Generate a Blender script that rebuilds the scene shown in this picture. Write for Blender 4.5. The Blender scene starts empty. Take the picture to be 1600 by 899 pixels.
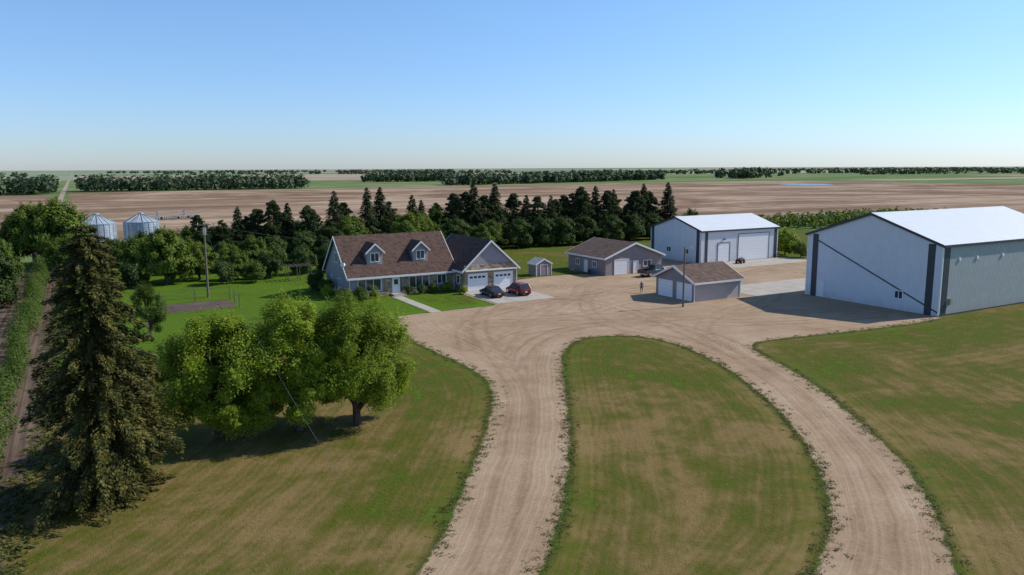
import bpy, math, random
import numpy as np
from mathutils import Matrix, Vector, Euler
rng=np.random.default_rng(7); random.seed(7)
scene=bpy.context.scene
COL=scene.collection
# ------------------------------------------------------------------ helpers
def obj(name,me,parent=None,loc=(0,0,0),rot=(0,0,0),sc=(1,1,1)):
    o=bpy.data.objects.new(name,me); COL.objects.link(o)
    o.location=loc; o.rotation_euler=rot; o.scale=sc
    if parent: o.parent=parent
    return o
def empty(name,loc=(0,0,0),rz=0):
    o=obj(name,None,loc=loc,rot=(0,0,rz)); o.empty_display_size=.5; return o
def mesh(name,V,F,mats,mi=None,smooth=False):
    me=bpy.data.meshes.new(name); me.from_pydata([tuple(v) for v in V],[],[tuple(f) for f in F])
    if not isinstance(mats,(list,tuple)): mats=[mats]
    for m in mats: me.materials.append(m)
    if mi is not None: me.polygons.foreach_set('material_index',mi)
    if smooth: me.polygons.foreach_set('use_smooth',[True]*len(me.polygons))
    me.update(); return me
def quadmesh(name,V,Q,mats,mi=None,smooth=False):
    V=np.asarray(V,np.float32); Q=np.asarray(Q,np.int32)
    me=bpy.data.meshes.new(name); me.vertices.add(len(V)); me.vertices.foreach_set('co',V.ravel())
    me.loops.add(Q.size); me.loops.foreach_set('vertex_index',Q.ravel())
    me.polygons.add(len(Q)); me.polygons.foreach_set('loop_start',np.arange(len(Q),dtype=np.int32)*4)
    for m in mats: me.materials.append(m)
    if mi is not None: me.polygons.foreach_set('material_index',np.asarray(mi,np.int32))
    me.polygons.foreach_set('use_smooth',np.full(len(Q),smooth))
    me.update(calc_edges=True); return me
BF=[(0,3,2,1),(4,5,6,7),(0,1,5,4),(1,2,6,5),(2,3,7,6),(3,0,4,7)]
def boxv(x0,x1,y0,y1,z0,z1):
    return [(x0,y0,z0),(x1,y0,z0),(x1,y1,z0),(x0,y1,z0),(x0,y0,z1),(x1,y0,z1),(x1,y1,z1),(x0,y1,z1)]
def box(name,x0,x1,y0,y1,z0,z1,m,parent=None):
    return obj(name,mesh(name,boxv(x0,x1,y0,y1,z0,z1),BF,m),parent)
def boxes(name,L,m,parent=None):
    V=[];F=[];n=0
    for b in L:
        V+=boxv(*b); F+=[tuple(i+n for i in f) for f in BF]; n+=8
    return obj(name,mesh(name,V,F,m),parent)
def tube(pts,rad,n=6):
    pts=np.array(pts,float); V=[];Q=[]
    for i,p in enumerate(pts):
        d=pts[min(i+1,len(pts)-1)]-pts[max(i-1,0)]; d/=np.linalg.norm(d)+1e-9
        a=np.cross(d,[0,0,1]) if abs(d[2])<.9 else np.cross(d,[1,0,0]); a/=np.linalg.norm(a); b=np.cross(d,a)
        for k in range(n):
            t=2*math.pi*k/n; V.append(p+rad[i]*(a*math.cos(t)+b*math.sin(t)))
    for i in range(len(pts)-1):
        for k in range(n):
            k2=(k+1)%n; Q.append((i*n+k,i*n+k2,(i+1)*n+k2,(i+1)*n+k))
    return np.array(V),np.array(Q)
def cyl(name,p0,p1,r,m,parent=None,n=12,r1=None):
    V,Q=tube([p0,p1],[r,r if r1 is None else r1],n)
    F=[tuple(q) for q in Q]+[tuple(range(n))[::-1],tuple(range(n,2*n))]
    return obj(name,mesh(name,V,F,m),parent)
# ------------------------------------------------------------------ materials
def nd(nt,t,ins=None,**pr):
    n=nt.nodes.new(t)
    for k,v in pr.items(): setattr(n,k,v)
    for k,v in (ins or {}).items():
        s=n.inputs[k]
        if isinstance(v,bpy.types.NodeSocket): nt.links.new(v,s)
        elif isinstance(v,bpy.types.Node): nt.links.new(v.outputs[0],s)
        else: s.default_value=v
    return n
def ma(nt,op,a,b=0.,c=0.,clamp=False):
    return nd(nt,'ShaderNodeMath',{0:a,1:b,2:c},operation=op,use_clamp=clamp).outputs[0]
def c4(c): return (c[0],c[1],c[2],1)
def mixc(nt,f,a,b,bt='MIX'):
    n=nd(nt,'ShaderNodeMix',data_type='RGBA',blend_type=bt)
    for i,v in ((0,f),(6,a),(7,b)):
        if isinstance(v,bpy.types.NodeSocket): nt.links.new(v,n.inputs[i])
        else: n.inputs[i].default_value=v if i==0 else c4(v)
    return n.outputs[2]
def ramp(nt,f,stops,interp='LINEAR'):
    n=nd(nt,'ShaderNodeValToRGB',{0:f}); e=n.color_ramp.elements; n.color_ramp.interpolation=interp
    while len(e)<len(stops): e.new(.5)
    for i,(p,c) in enumerate(stops): e[i].position=p; e[i].color=c4(c) if not isinstance(c,(int,float)) else (c,c,c,1)
    return n.outputs[0]
def noise(nt,vec,scale,detail=3,rough=.55,dist=0.):
    return nd(nt,'ShaderNodeTexNoise',{'Vector':vec,'Scale':scale,'Detail':detail,'Roughness':rough,'Distortion':dist}).outputs[0]
def sstep(nt,v,a,b):
    return nd(nt,'ShaderNodeMapRange',{'Value':v,'From Min':a,'From Max':b,'To Min':0.,'To Max':1.},interpolation_type='SMOOTHSTEP').outputs[0]
def newmat(name):
    m=bpy.data.materials.new(name); m.use_nodes=True; nt=m.node_tree; nt.nodes.clear()
    out=nd(nt,'ShaderNodeOutputMaterial'); p=nd(nt,'ShaderNodeBsdfPrincipled'); nt.links.new(p.outputs[0],out.inputs[0])
    return m,nt,p,out
def setc(nt,p,k,v):
    if isinstance(v,bpy.types.NodeSocket): nt.links.new(v,p.inputs[k])
    else: p.inputs[k].default_value=v
def bump(nt,p,h,strength=.5,dist=.05):
    b=nd(nt,'ShaderNodeBump',{'Height':h,'Strength':strength,'Distance':dist}); nt.links.new(b.outputs[0],p.inputs['Normal'])
def objco(nt): return nd(nt,'ShaderNodeTexCoord').outputs['Object']
def wpos(nt): return nd(nt,'ShaderNodeNewGeometry').outputs['Position']
def simple(name,col,rough=.7,metal=0.,var=.15,scale=1.5,bmp=0.,spec=.3):
    m,nt,p,_=newmat(name); co=objco(nt)
    n=noise(nt,co,scale,5,.6)
    c=ramp(nt,n,[(.3,tuple(x*(1-var) for x in col)),(.7,tuple(min(1,x*(1+var)) for x in col))])
    setc(nt,p,'Base Color',c); p.inputs['Roughness'].default_value=rough; p.inputs['Metallic'].default_value=metal
    p.inputs['Specular IOR Level'].default_value=spec
    if bmp: bump(nt,p,noise(nt,co,scale*12,3),bmp,.03)
    return m
def siding(name,col,pitch=.15,vert=False,rough=.55,metal=0.,depth=.012,dark=.75,var=.08):
    m,nt,p,_=newmat(name); co=objco(nt); s=nd(nt,'ShaderNodeSeparateXYZ',{0:co})
    v=ma(nt,'ADD',s.outputs[0],s.outputs[1]) if vert else s.outputs[2]
    fr=ma(nt,'FRACT',ma(nt,'DIVIDE',v,pitch))
    if vert: h=ramp(nt,fr,[(0,1.),(.12,1.),(.2,0.),(.9,0.),(1,1.)]); lin=ramp(nt,fr,[(0,1.),(.14,1.),(.22,0.),(1,.3)])
    else: h=ma(nt,'SUBTRACT',1.,fr); lin=ramp(nt,fr,[(0,1.),(.1,0.),(1,0.)])
    n=noise(nt,co,.9,5,.6)
    c=ramp(nt,n,[(.3,tuple(x*(1-var) for x in col)),(.7,tuple(x*(1+var) for x in col))])
    c=mixc(nt,ma(nt,'MULTIPLY',lin,1-dark),c,(.02,.02,.02))
    if vert and pitch<.5:
        dirt=ma(nt,'MULTIPLY',ma(nt,'SUBTRACT',1.,sstep(nt,s.outputs[2],0.,1.3)),noise(nt,co,1.3,4)); c=mixc(nt,ma(nt,'MULTIPLY',dirt,.45),c,(.25,.2,.15))
    setc(nt,p,'Base Color',c); p.inputs['Roughness'].default_value=rough; p.inputs['Metallic'].default_value=metal
    bump(nt,p,h,.8,depth); return m
def shingles(name,c1,c2):
    m,nt,p,_=newmat(name); co=objco(nt); s=nd(nt,'ShaderNodeSeparateXYZ',{0:co})
    fr=ma(nt,'FRACT',ma(nt,'MULTIPLY',s.outputs[2],6.5))
    row=ma(nt,'FLOOR',ma(nt,'MULTIPLY',s.outputs[2],6.5))
    tab=ma(nt,'FLOOR',ma(nt,'MULTIPLY',ma(nt,'ADD',s.outputs[0],s.outputs[1]),3.))
    cv=nd(nt,'ShaderNodeCombineXYZ',{0:tab,1:row})
    w=nd(nt,'ShaderNodeTexWhiteNoise',{'Vector':cv.outputs[0]},noise_dimensions='2D').outputs[0]
    n=noise(nt,co,.7,6,.65)
    f=ma(nt,'ADD',ma(nt,'MULTIPLY',w,.55),ma(nt,'MULTIPLY',n,.6))
    c=ramp(nt,f,[(.2,c1),(.85,c2)])
    c=mixc(nt,ramp(nt,fr,[(0,.45),(.14,0.),(1,0.)]),c,(.01,.01,.01))
    setc(nt,p,'Base Color',c); p.inputs['Roughness'].default_value=.9; p.inputs['Specular IOR Level'].default_value=.2
    bump(nt,p,ma(nt,'SUBTRACT',1.,fr),.6,.02); return m
def stonemat(name):
    m,nt,p,_=newmat(name); co=objco(nt)
    mp=nd(nt,'ShaderNodeMapping',{'Vector':co,'Scale':(2.6,2.6,4.2)})
    v=nd(nt,'ShaderNodeTexVoronoi',{'Vector':mp.outputs[0],'Scale':1.})
    e=nd(nt,'ShaderNodeTexVoronoi',{'Vector':mp.outputs[0],'Scale':1.},feature='DISTANCE_TO_EDGE').outputs[0]
    s=nd(nt,'ShaderNodeSeparateColor',{0:v.outputs['Color']})
    c=ramp(nt,s.outputs[0],[(0,(.12,.08,.06)),(.3,(.32,.20,.11)),(.55,(.45,.32,.20)),(.75,(.22,.18,.15)),(1,(.52,.42,.29))])
    c=mixc(nt,ramp(nt,e,[(0,1.),(.06,0.)]),c,(.20,.19,.17))
    setc(nt,p,'Base Color',c); p.inputs['Roughness'].default_value=.9
    bump(nt,p,ramp(nt,e,[(0,0.),(.15,1.)]),.8,.03); return m
def leafmat(name,c1,c2,c3,transl=.3,nscale=.5,spec=.2):
    m,nt,p,out=newmat(name); g=nd(nt,'ShaderNodeNewGeometry'); oi=nd(nt,'ShaderNodeObjectInfo')
    n=noise(nt,g.outputs['Position'],nscale,2,.5)
    f=ma(nt,'ADD',ma(nt,'MULTIPLY',n,.9),ma(nt,'MULTIPLY',g.outputs['Random Per Island'],.45))
    f=ma(nt,'ADD',f,ma(nt,'MULTIPLY',ma(nt,'SUBTRACT',oi.outputs['Random'],.5),.4))
    c=ramp(nt,f,[(.3,c1),(.62,c2),(.95,c3)])
    setc(nt,p,'Base Color',c); p.inputs['Roughness'].default_value=.65; p.inputs['Specular IOR Level'].default_value=spec
    if transl:
        t=nd(nt,'ShaderNodeBsdfTranslucent',{'Color':mixc(nt,.5,c,(c3[0]*1.3,c3[1]*1.3,c3[2]))})
        mx=nd(nt,'ShaderNodeMixShader',{0:transl,1:p.outputs[0],2:t.outputs[0]}); nt.links.new(mx.outputs[0],out.inputs[0])
    return m
def attr(nt,n): return nd(nt,'ShaderNodeAttribute',attribute_name=n).outputs['Fac']
def lawn_nodes(nt):
    P=wpos(nt); sd=attr(nt,'sd'); lush=attr(nt,'lush')
    n1=noise(nt,P,.085,6,.68,.9); n2=noise(nt,P,.5,6,.7); n3=noise(nt,P,4.,4,.7); n4=noise(nt,P,17.,2,.6)
    wob=ma(nt,'MULTIPLY',noise(nt,P,.2,2),1.0)
    mow=ma(nt,'SINE',ma(nt,'MULTIPLY',ma(nt,'ADD',sd,wob),4.2))
    mow2=ma(nt,'SINE',ma(nt,'MULTIPLY',ma(nt,'ADD',sd,wob),12.))
    cv=nd(nt,'ShaderNodeCombineXYZ',{0:ma(nt,'MULTIPLY',ma(nt,'ADD',sd,wob),1.3),1:0.,2:0.}).outputs[0]; ms=noise(nt,cv,1.,4,.7)
    f=ma(nt,'ADD',lush,ma(nt,'MULTIPLY',ma(nt,'SUBTRACT',n1,.5),2.3))
    f=ma(nt,'ADD',f,ma(nt,'MULTIPLY',ma(nt,'SUBTRACT',n2,.5),1.3))
    f=ma(nt,'ADD',f,ma(nt,'MULTIPLY',ma(nt,'SUBTRACT',n3,.5),.55))
    f=ma(nt,'ADD',f,ma(nt,'MULTIPLY',ma(nt,'SUBTRACT',ms,.5),.6))
    f=ma(nt,'ADD',f,ma(nt,'MULTIPLY',mow,.08)); f=ma(nt,'ADD',f,ma(nt,'MULTIPLY',mow2,.05))
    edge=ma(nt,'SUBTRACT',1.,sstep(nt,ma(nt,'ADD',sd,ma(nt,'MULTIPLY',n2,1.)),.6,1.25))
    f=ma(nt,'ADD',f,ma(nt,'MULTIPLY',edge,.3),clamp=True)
    c=ramp(nt,f,[(0,(.215,.152,.062)),(.22,(.155,.122,.038)),(.45,(.108,.104,.020)),(.7,(.078,.102,.013)),(1,(.088,.158,.014))])
    k=ma(nt,'ADD',ma(nt,'MULTIPLY',n3,1.),ma(nt,'MULTIPLY',n4,.9)); k=ma(nt,'SUBTRACT',k,.01)
    kk=nd(nt,'ShaderNodeCombineColor',{0:k,1:k,2:k}).outputs[0]
    c=mixc(nt,1.,c,kk,'MULTIPLY')
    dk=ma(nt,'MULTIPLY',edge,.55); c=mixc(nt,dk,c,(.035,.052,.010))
    h=ma(nt,'ADD',ma(nt,'MULTIPLY',n3,1.),ma(nt,'MULTIPLY',n4,.6))
    return P,sd,c,h,n2,n3,n4
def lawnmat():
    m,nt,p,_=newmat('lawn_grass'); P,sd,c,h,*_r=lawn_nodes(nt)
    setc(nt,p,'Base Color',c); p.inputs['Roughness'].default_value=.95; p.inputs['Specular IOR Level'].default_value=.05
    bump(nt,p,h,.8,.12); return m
def gravelmat():
    m,nt,p,_=newmat('gravel'); P,sd,c,h,n2,n3,n4=lawn_nodes(nt)
    trk=attr(nt,'trk')
    b1=noise(nt,P,.12,4,.6); nm=noise(nt,P,.9,3,.5)
    cv=nd(nt,'ShaderNodeCombineXYZ',{0:ma(nt,'MULTIPLY',ma(nt,'ADD',sd,ma(nt,'MULTIPLY',noise(nt,P,.15,2),.9)),3.),1:0.,2:0.}).outputs[0]
    s1=noise(nt,cv,1.,4,.65)
    f=ma(nt,'ADD',ma(nt,'MULTIPLY',b1,.55),ma(nt,'MULTIPLY',s1,.6)); f=ma(nt,'ADD',f,ma(nt,'MULTIPLY',ma(nt,'SUBTRACT',n3,.5),.3)); f=ma(nt,'SUBTRACT',f,.03)
    f=ma(nt,'SUBTRACT',f,ma(nt,'MULTIPLY',ma(nt,'MULTIPLY',trk,nm),.36)); f=ma(nt,'ADD',f,ma(nt,'MULTIPLY',ma(nt,'SUBTRACT',n2,.5),.42))
    g=ramp(nt,f,[(.22,(.20,.130,.078)),(.5,(.325,.228,.148)),(.8,(.46,.35,.25))])
    k=ma(nt,'ADD',ma(nt,'MULTIPLY',n4,.6),.68); kk=nd(nt,'ShaderNodeCombineColor',{0:k,1:k,2:k}).outputs[0]
    g=mixc(nt,1.,g,kk,'MULTIPLY')
    fe=ma(nt,'ADD',sd,ma(nt,'MULTIPLY',ma(nt,'SUBTRACT',n2,.5),1.1)); fe=ma(nt,'ADD',fe,ma(nt,'MULTIPLY',ma(nt,'SUBTRACT',n3,.5),.45))
    mask=sstep(nt,fe,-.14,.14)
    col=mixc(nt,mask,g,c)
    setc(nt,p,'Base Color',col); p.inputs['Roughness'].default_value=.95; p.inputs['Specular IOR Level'].default_value=.06
    hh=ma(nt,'ADD',ma(nt,'MULTIPLY',h,.3),ma(nt,'MULTIPLY',s1,.9)); hh=ma(nt,'SUBTRACT',hh,ma(nt,'MULTIPLY',trk,.3))
    bump(nt,p,hh,.5,.09); return m
def fieldmat(name,c1,c2,c3,sx=.004,sy=.05,line=0.6,fine=.25,ang=0.,big_=.6):
    m,nt,p,_=newmat(name); P=wpos(nt)
    mp=nd(nt,'ShaderNodeMapping',{'Vector':P,'Rotation':(0,0,ang),'Scale':(sx,sy,1)}).outputs[0]
    a=noise(nt,mp,1.,5,.6,.4); b=noise(nt,P,.008,6,.62,1.5); d=noise(nt,P,.15,4,.6)
    mp2=nd(nt,'ShaderNodeMapping',{'Vector':P,'Rotation':(0,0,ang),'Scale':(sx*.7,sy*6,1)}).outputs[0]; e=noise(nt,mp2,1.,2)
    f=ma(nt,'ADD',ma(nt,'MULTIPLY',ma(nt,'SUBTRACT',a,.5),line),ma(nt,'MULTIPLY',ma(nt,'SUBTRACT',b,.5),big_)); f=ma(nt,'ADD',f,.53); f=ma(nt,'ADD',f,ma(nt,'MULTIPLY',ma(nt,'SUBTRACT',e,.5),fine*1.6)); f=ma(nt,'ADD',f,ma(nt,'MULTIPLY',ma(nt,'SUBTRACT',d,.5),fine))
    c=ramp(nt,f,[(.36,c1),(.53,c2),(.70,c3)])
    setc(nt,p,'Base Color',c); p.inputs['Roughness'].default_value=1.; p.inputs['Specular IOR Level'].default_value=.03
    bump(nt,p,d,.4,.2); return m
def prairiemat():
    m,nt,p,_=newmat('hazed_prairie_fields'); P=wpos(nt); s=nd(nt,'ShaderNodeSeparateXYZ',{0:P})
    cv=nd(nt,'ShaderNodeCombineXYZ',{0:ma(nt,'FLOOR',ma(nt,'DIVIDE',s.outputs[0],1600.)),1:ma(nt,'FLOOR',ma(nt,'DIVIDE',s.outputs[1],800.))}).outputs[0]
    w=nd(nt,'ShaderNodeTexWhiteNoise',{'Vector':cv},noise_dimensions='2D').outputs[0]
    c=ramp(nt,w,[(0,(.18,.24,.15)),(.3,(.15,.21,.13)),(.45,(.34,.28,.22)),(.6,(.20,.26,.16)),(.72,(.38,.32,.26)),(.88,(.25,.27,.20))],'CONSTANT')  # pale, bluish tones put the haze of distance into the field colours
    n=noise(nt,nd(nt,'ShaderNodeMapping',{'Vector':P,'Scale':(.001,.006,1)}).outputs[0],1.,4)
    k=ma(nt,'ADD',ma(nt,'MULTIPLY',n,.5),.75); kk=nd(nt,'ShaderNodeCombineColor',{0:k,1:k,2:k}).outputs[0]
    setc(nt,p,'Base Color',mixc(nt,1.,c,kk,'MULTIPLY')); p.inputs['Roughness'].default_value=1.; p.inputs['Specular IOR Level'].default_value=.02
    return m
M=dict(
 white=simple('white_trim_paint',(.76,.76,.76),.45,var=.04),
 wmetal=siding('white_steel_cladding',(.68,.70,.75),.30,True,.4,depth=.025,dark=.82,var=.05),
 grazemetal=siding('grazing_sun_cladding',(.40,.45,.455),.30,True,.45,depth=.035,dark=.6),  # greyer than the gable cladding: grazing sun put into the wall colour
 wroof=siding('white_steel_roof',(.72,.73,.74),.60,True,.35,depth=.03,dark=.85,var=.04),
 dtrim=simple('charcoal_trim',(.045,.055,.065),.5,var=.1),
 mauve=siding('mauve_vinyl_siding',(.30,.27,.29),.13),
 mauve2=siding('mauve_shed_siding',(.27,.225,.225),.13),
 sunlit=siding('sunlit_shed_siding',(.46,.41,.395),.13),  # same siding as the garage gable, bright sun painted into the colour
 shing=shingles('brown_shingles',(.055,.032,.026),(.125,.078,.062)),
 shing2=shingles('weathered_brown_shingles',(.075,.048,.038),(.15,.10,.08)),
 stone=stonemat('fieldstone_veneer'),
 door=siding('white_door_panel',(.80,.80,.82),.53,False,.4,depth=.02,dark=.75,var=.03),
 glass=simple('window_glass',(.03,.04,.05),.06,var=.3,scale=.6,spec=.8),
 conc=simple('concrete',(.38,.34,.29),.85,var=.16,scale=.6,bmp=.2),
 wood=simple('weathered_wood',(.16,.13,.10),.85,var=.3,scale=2.5,bmp=.4),
 bark=simple('bark',(.085,.065,.05),.95,var=.35,scale=3,bmp=.6),
 steel=siding('galvanised_steel',(.33,.38,.43),.50,False,.4,.3,depth=.08,dark=.45,var=.15),
 steelroof=simple('galvanised_roof',(.42,.48,.52),.4,.3,var=.15),
 blk=simple('black_rubber',(.02,.02,.02),.7),
 chrome=simple('bright_metal',(.6,.6,.6),.25,.9,var=.05),
 red=simple('dark_red_car_paint',(.22,.012,.015),.25,.2,var=.05,spec=.6),
 char=simple('dark_grey_car_paint',(.035,.042,.055),.25,.3,var=.05,spec=.6),
 truck=simple('slate_truck_paint',(.045,.06,.07),.3,.3,var=.06,spec=.6),
 tail=simple('red_lens',(.35,.01,.01),.2),
 lens=simple('clear_lens',(.6,.62,.62),.15),
 blue=simple('blue_barrel_plastic',(.03,.09,.25),.5),
 soil=fieldmat('dark_soil',(.07,.052,.045),(.11,.082,.07),(.15,.115,.095),.4,.4,.5,.4),
 wire=simple('wire',(.12,.12,.12),.5),
)
LEAF=dict(
 bright=leafmat('bright_leaves',(.085,.130,.010),(.175,.250,.018),(.28,.36,.032),.42,.8),
 mid=leafmat('green_leaves',(.045,.075,.012),(.085,.135,.020),(.145,.205,.035),.35,.4),
 dark=leafmat('dark_leaves',(.032,.056,.013),(.055,.088,.019),(.09,.135,.03),.27,.4),
 willow=leafmat('willow_leaves',(.060,.100,.014),(.12,.175,.024),(.19,.25,.04),.36,.35),
 spruce=leafmat('spruce_needles',(.016,.024,.008),(.048,.056,.015),(.15,.130,.035),.05,1.6,.08),
 pine=leafmat('pine_needles',(.016,.030,.011),(.036,.056,.019),(.075,.095,.034),.12,.5,.1),
 far=leafmat('hazed_foliage',(.036,.062,.030),(.060,.092,.044),(.09,.125,.06),.1,.03),  # aerial haze painted into these leaves as paler, bluer greens
 weed=leafmat('weeds',(.05,.075,.012),(.09,.11,.022),(.16,.14,.05),.3,.8),
)
# ------------------------------------------------------------------ ground
def chaikin(P,n=2):
    P=np.array(P,float)
    for _ in range(n):
        a=P[:-1]*.75+P[1:]*.25; b=P[:-1]*.25+P[1:]*.75
        P=np.vstack([P[:1],np.stack([a,b],1).reshape(-1,2),P[-1:]])
    return P
Ledge=chaikin([(-14,5),(-4,14),(4,22),(9,27),(12,29.9),(13.9,32.1),(16.6,35.6),(19.7,39.9),(23,44.6),(26,49.3),(28,52.9),(29.3,56.1),(29.9,59.4),(29.9,63.3),(29.7,68.3),(29.7,73.3),(29.9,77.8),(30.7,83.0),(30.7,87.6)])
Redge=chaikin([(88.9,53.4),(82.2,53.1),(74.2,53.8),(67.2,54.8),(61.7,55.6),(58.6,54.9),(56.8,51.9),(54.5,46),(51.1,39.5),(46.6,32.7),(43.1,27.7),(39.6,23.8),(35.5,20.2),(32.7,18),(27,13.5),(18,8),(6,1),(-4,-4)])
outer=np.vstack([Ledge,[(36.6,87.8),(47.4,88.2),(47.4,99.8),(57.6,100.6),(58.6,104),(61.3,106.8),(65.5,108),(72.2,107.8),(75.9,106),(77,104),(88,104),(89.2,116),(91,121),(101,121),(102,108),(120.5,106.5),(124,104),(123,88),(121,73),(90,73),(89.2,54)],Redge])
isl=np.array([(16.6,27.3),(18.7,29.4),(21.5,32.7),(24.7,37.1),(27.9,41.7),(32.6,49.3),(37.1,56.9),(40.3,61.6),(43.7,65.1),(46.7,66.1),(49.6,65.5),(51.6,63.6),(52.6,60.2),(52.1,55.3),(49.8,48.7),(46.9,42.6),(43.8,37.3),(40.2,32.2),(36.9,28.4),(33.4,25),(30.3,22.8),(27.3,21.2),(22,18.6),(17,18.4),(13.6,20.8),(14,24.2)])
isl=chaikin(np.vstack([isl,isl[:1]]))[:-1]
def sdist(P,poly,closed=True):
    A=poly; B=np.roll(poly,-1,0)
    if not closed: A=A[:-1];B=B[:-1]
    d=np.full(len(P),1e9); ins=np.zeros(len(P),bool)
    for a,b in zip(A,B):
        ab=b-a; L=ab@ab+1e-12; t=np.clip(((P-a)@ab)/L,0,1); q=a+t[:,None]*ab
        d=np.minimum(d,np.hypot(*(P-q).T))
        if closed and a[1]!=b[1]:
            c=((a[1]>P[:,1])!=(b[1]>P[:,1]))&(P[:,0]<(b[0]-a[0])*(P[:,1]-a[1])/(b[1]-a[1])+a[0]); ins^=c
    return np.where(ins,-d,d) if closed else d
def gsd(P): return np.maximum(sdist(P,outer),-sdist(P,isl))
def blob(P,x,y,rx,ry): return np.exp(-(((P[:,0]-x)/rx)**2+((P[:,1]-y)/ry)**2))
def lushf(P):
    f=np.full(len(P),.29)
    f+=.80*np.clip((P[:,1]-72)/14,0,1)*(P[:,0]<60)
    f+=.30*np.clip((P[:,1]-80)/20,0,1)*(P[:,0]>=60)
    f+=.25*blob(P,26,62,8,11)+.16*blob(P,47,61,8,6)+.33*blob(P,75,48,30,8)+.12*blob(P,60,30,14,12)
    f-=.06*blob(P,10,38,10,10)+.06*blob(P,33,37,9,12)+.06*blob(P,56,38,10,5)
    return f
def grid_sheet(name,x0,x1,y0,y1,st,z,mat,keep=None,track=False):
    xs=np.arange(x0,x1+st*.5,st); ys=np.arange(y0,y1+st*.5,st); nx,ny=len(xs),len(ys)
    X,Y=np.meshgrid(xs,ys); P=np.stack([X.ravel(),Y.ravel()],1); sd=gsd(P)
    i=np.arange(nx*ny).reshape(ny,nx); Q=np.stack([i[:-1,:-1],i[:-1,1:],i[1:,1:],i[1:,:-1]],-1).reshape(-1,4)
    if keep is not None:
        Q=Q[(sd[Q]<keep).all(1)]
        u,inv=np.unique(Q,return_inverse=True); Q=inv.reshape(-1,4); P=P[u]; sd=sd[u]
    V=np.column_stack([P,np.full(len(P),z)])
    me=quadmesh(name,V,Q,[mat])
    def at(n,v):
        a=me.attributes.new(n,'FLOAT','POINT'); a.data.foreach_set('value',v.astype(np.float32))
    at('sd',sd); at('lush',lushf(P))
    if track:
        T=np.zeros(len(P))
        for k,c in enumerate(tracks):
            d=np.abs(sdist(P,chaikin(c),False)-.8); T=np.maximum(T,np.exp(-(d/.26)**2)*(.4+.6*((k*37)%10)/10))
        at('trk',T)
    return obj(name,me)
tracks=[[(14,28),(21,37),(28,48),(33,57),(36,66),(42,74),(52,80),(62,90),(68,98),(76,100)],
 [(15,29),(22,39),(29,50),(33,60),(37,74),(44,86),(51,92)],
 [(30,20),(38,26),(46,36),(52,47),(56,57),(60,64),(70,70),(78,72)],
 [(31,20),(40,28),(48,39),(53,50),(54.5,60),(50,68),(43,70),(36,62)],
 [(54,52),(57,62),(60,74),(60,86),(55,92),(52,94)],[(54,60),(52,72),(58,84),(66,92),(80,95),(95,92),(110,98)],
 [(34,76),(45,74),(58,76),(64,70),(80,64),(88,62)],[(40,82),(52,76),(64,82),(67,80)],[(34,64),(40,72),(50,72),(60,66),(72,60),(84,58)],
 [(66,96),(60,88),(48,80),(38,70),(33,60)],[(84,90),(94,86),(108,88),(112,100)],[(33,68),(38,80),(50,86),(62,88),(76,90)],[(32,58),(42,70),(56,72),(66,66),(86,60)],
 [(31,60),(34,74),(42,84),(54,88),(70,92)],[(35,62),(46,72),(58,70),(59,60),(55,50)],[(38,78),(50,74),(64,68),(76,66)],[(90,80),(84,74),(72,68),(60,72),(50,78),(42,76)]]
big=15000
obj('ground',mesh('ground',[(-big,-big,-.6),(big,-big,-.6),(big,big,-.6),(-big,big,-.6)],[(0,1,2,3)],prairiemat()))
def sheet(name,x0,x1,y0,y1,z,m): return obj(name,mesh(name,[(x0,y0,z),(x1,y0,z),(x1,y1,z),(x0,y1,z)],[(0,1,2,3)],m))
brown=fieldmat('stubble_field',(.165,.103,.066),(.25,.170,.118),(.39,.29,.205),.003,.022,.75,.3,big_=1.1)
green=fieldmat('green_crop_field',(.085,.145,.045),(.125,.18,.065),(.24,.24,.13),.0025,.012,.7,.1,big_=.8)
tan=fieldmat('tan_field',(.25,.195,.145),(.33,.265,.20),(.41,.345,.27),.003,.02,.6,.15)
sheet('green_field',-1500,2600,-1500,1500,-.5,green)
sheet('stubble_field',-5,800,178,700,-.4,brown)
sheet('stubble_field',248,800,-300,177.9,-.4,brown)
sheet('stubble_field',-420,-14,215,640,-.4,brown)
sheet('tan_field',-1400,-20,1000,1450,-.42,tan); sheet('tan_field',60,760,1180,1480,-.42,tan); sheet('tan_field',1150,2400,300,440,-.42,tan); sheet('tan_field',1500,2500,760,900,-.42,tan); sheet('tan_field',900,1700,620,690,-.42,tan)
sheet('gravel_road',-11,-7.5,205,9000,-.3,fieldmat('road_gravel',(.27,.22,.165),(.33,.27,.21),(.38,.32,.25),.2,.02))
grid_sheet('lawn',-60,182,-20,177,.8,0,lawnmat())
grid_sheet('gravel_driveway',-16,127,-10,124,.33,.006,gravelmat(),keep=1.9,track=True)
rows_m=fieldmat('tilled_rows',(.060,.042,.031),(.11,.078,.058),(.17,.125,.095),3.,.02,.7,.3)
ys=np.arange(20,166.1,.7); ex=-3.35-.9*np.clip((56-ys)/8,0,1)+rng.normal(size=len(ys))*.14
V=[];F=[]
for i,(y,x) in enumerate(zip(ys,ex)): V+=[(-19,y,.010),(x,y,.010)]
for i in range(len(ys)-1): F.append((2*i,2*i+1,2*i+3,2*i+2))
obj('tilled_soil',mesh('tilled_soil',V,F,rows_m))
sheet('garden_bed',8.8,17.2,104.5,111,.010,M['soil'])
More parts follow.
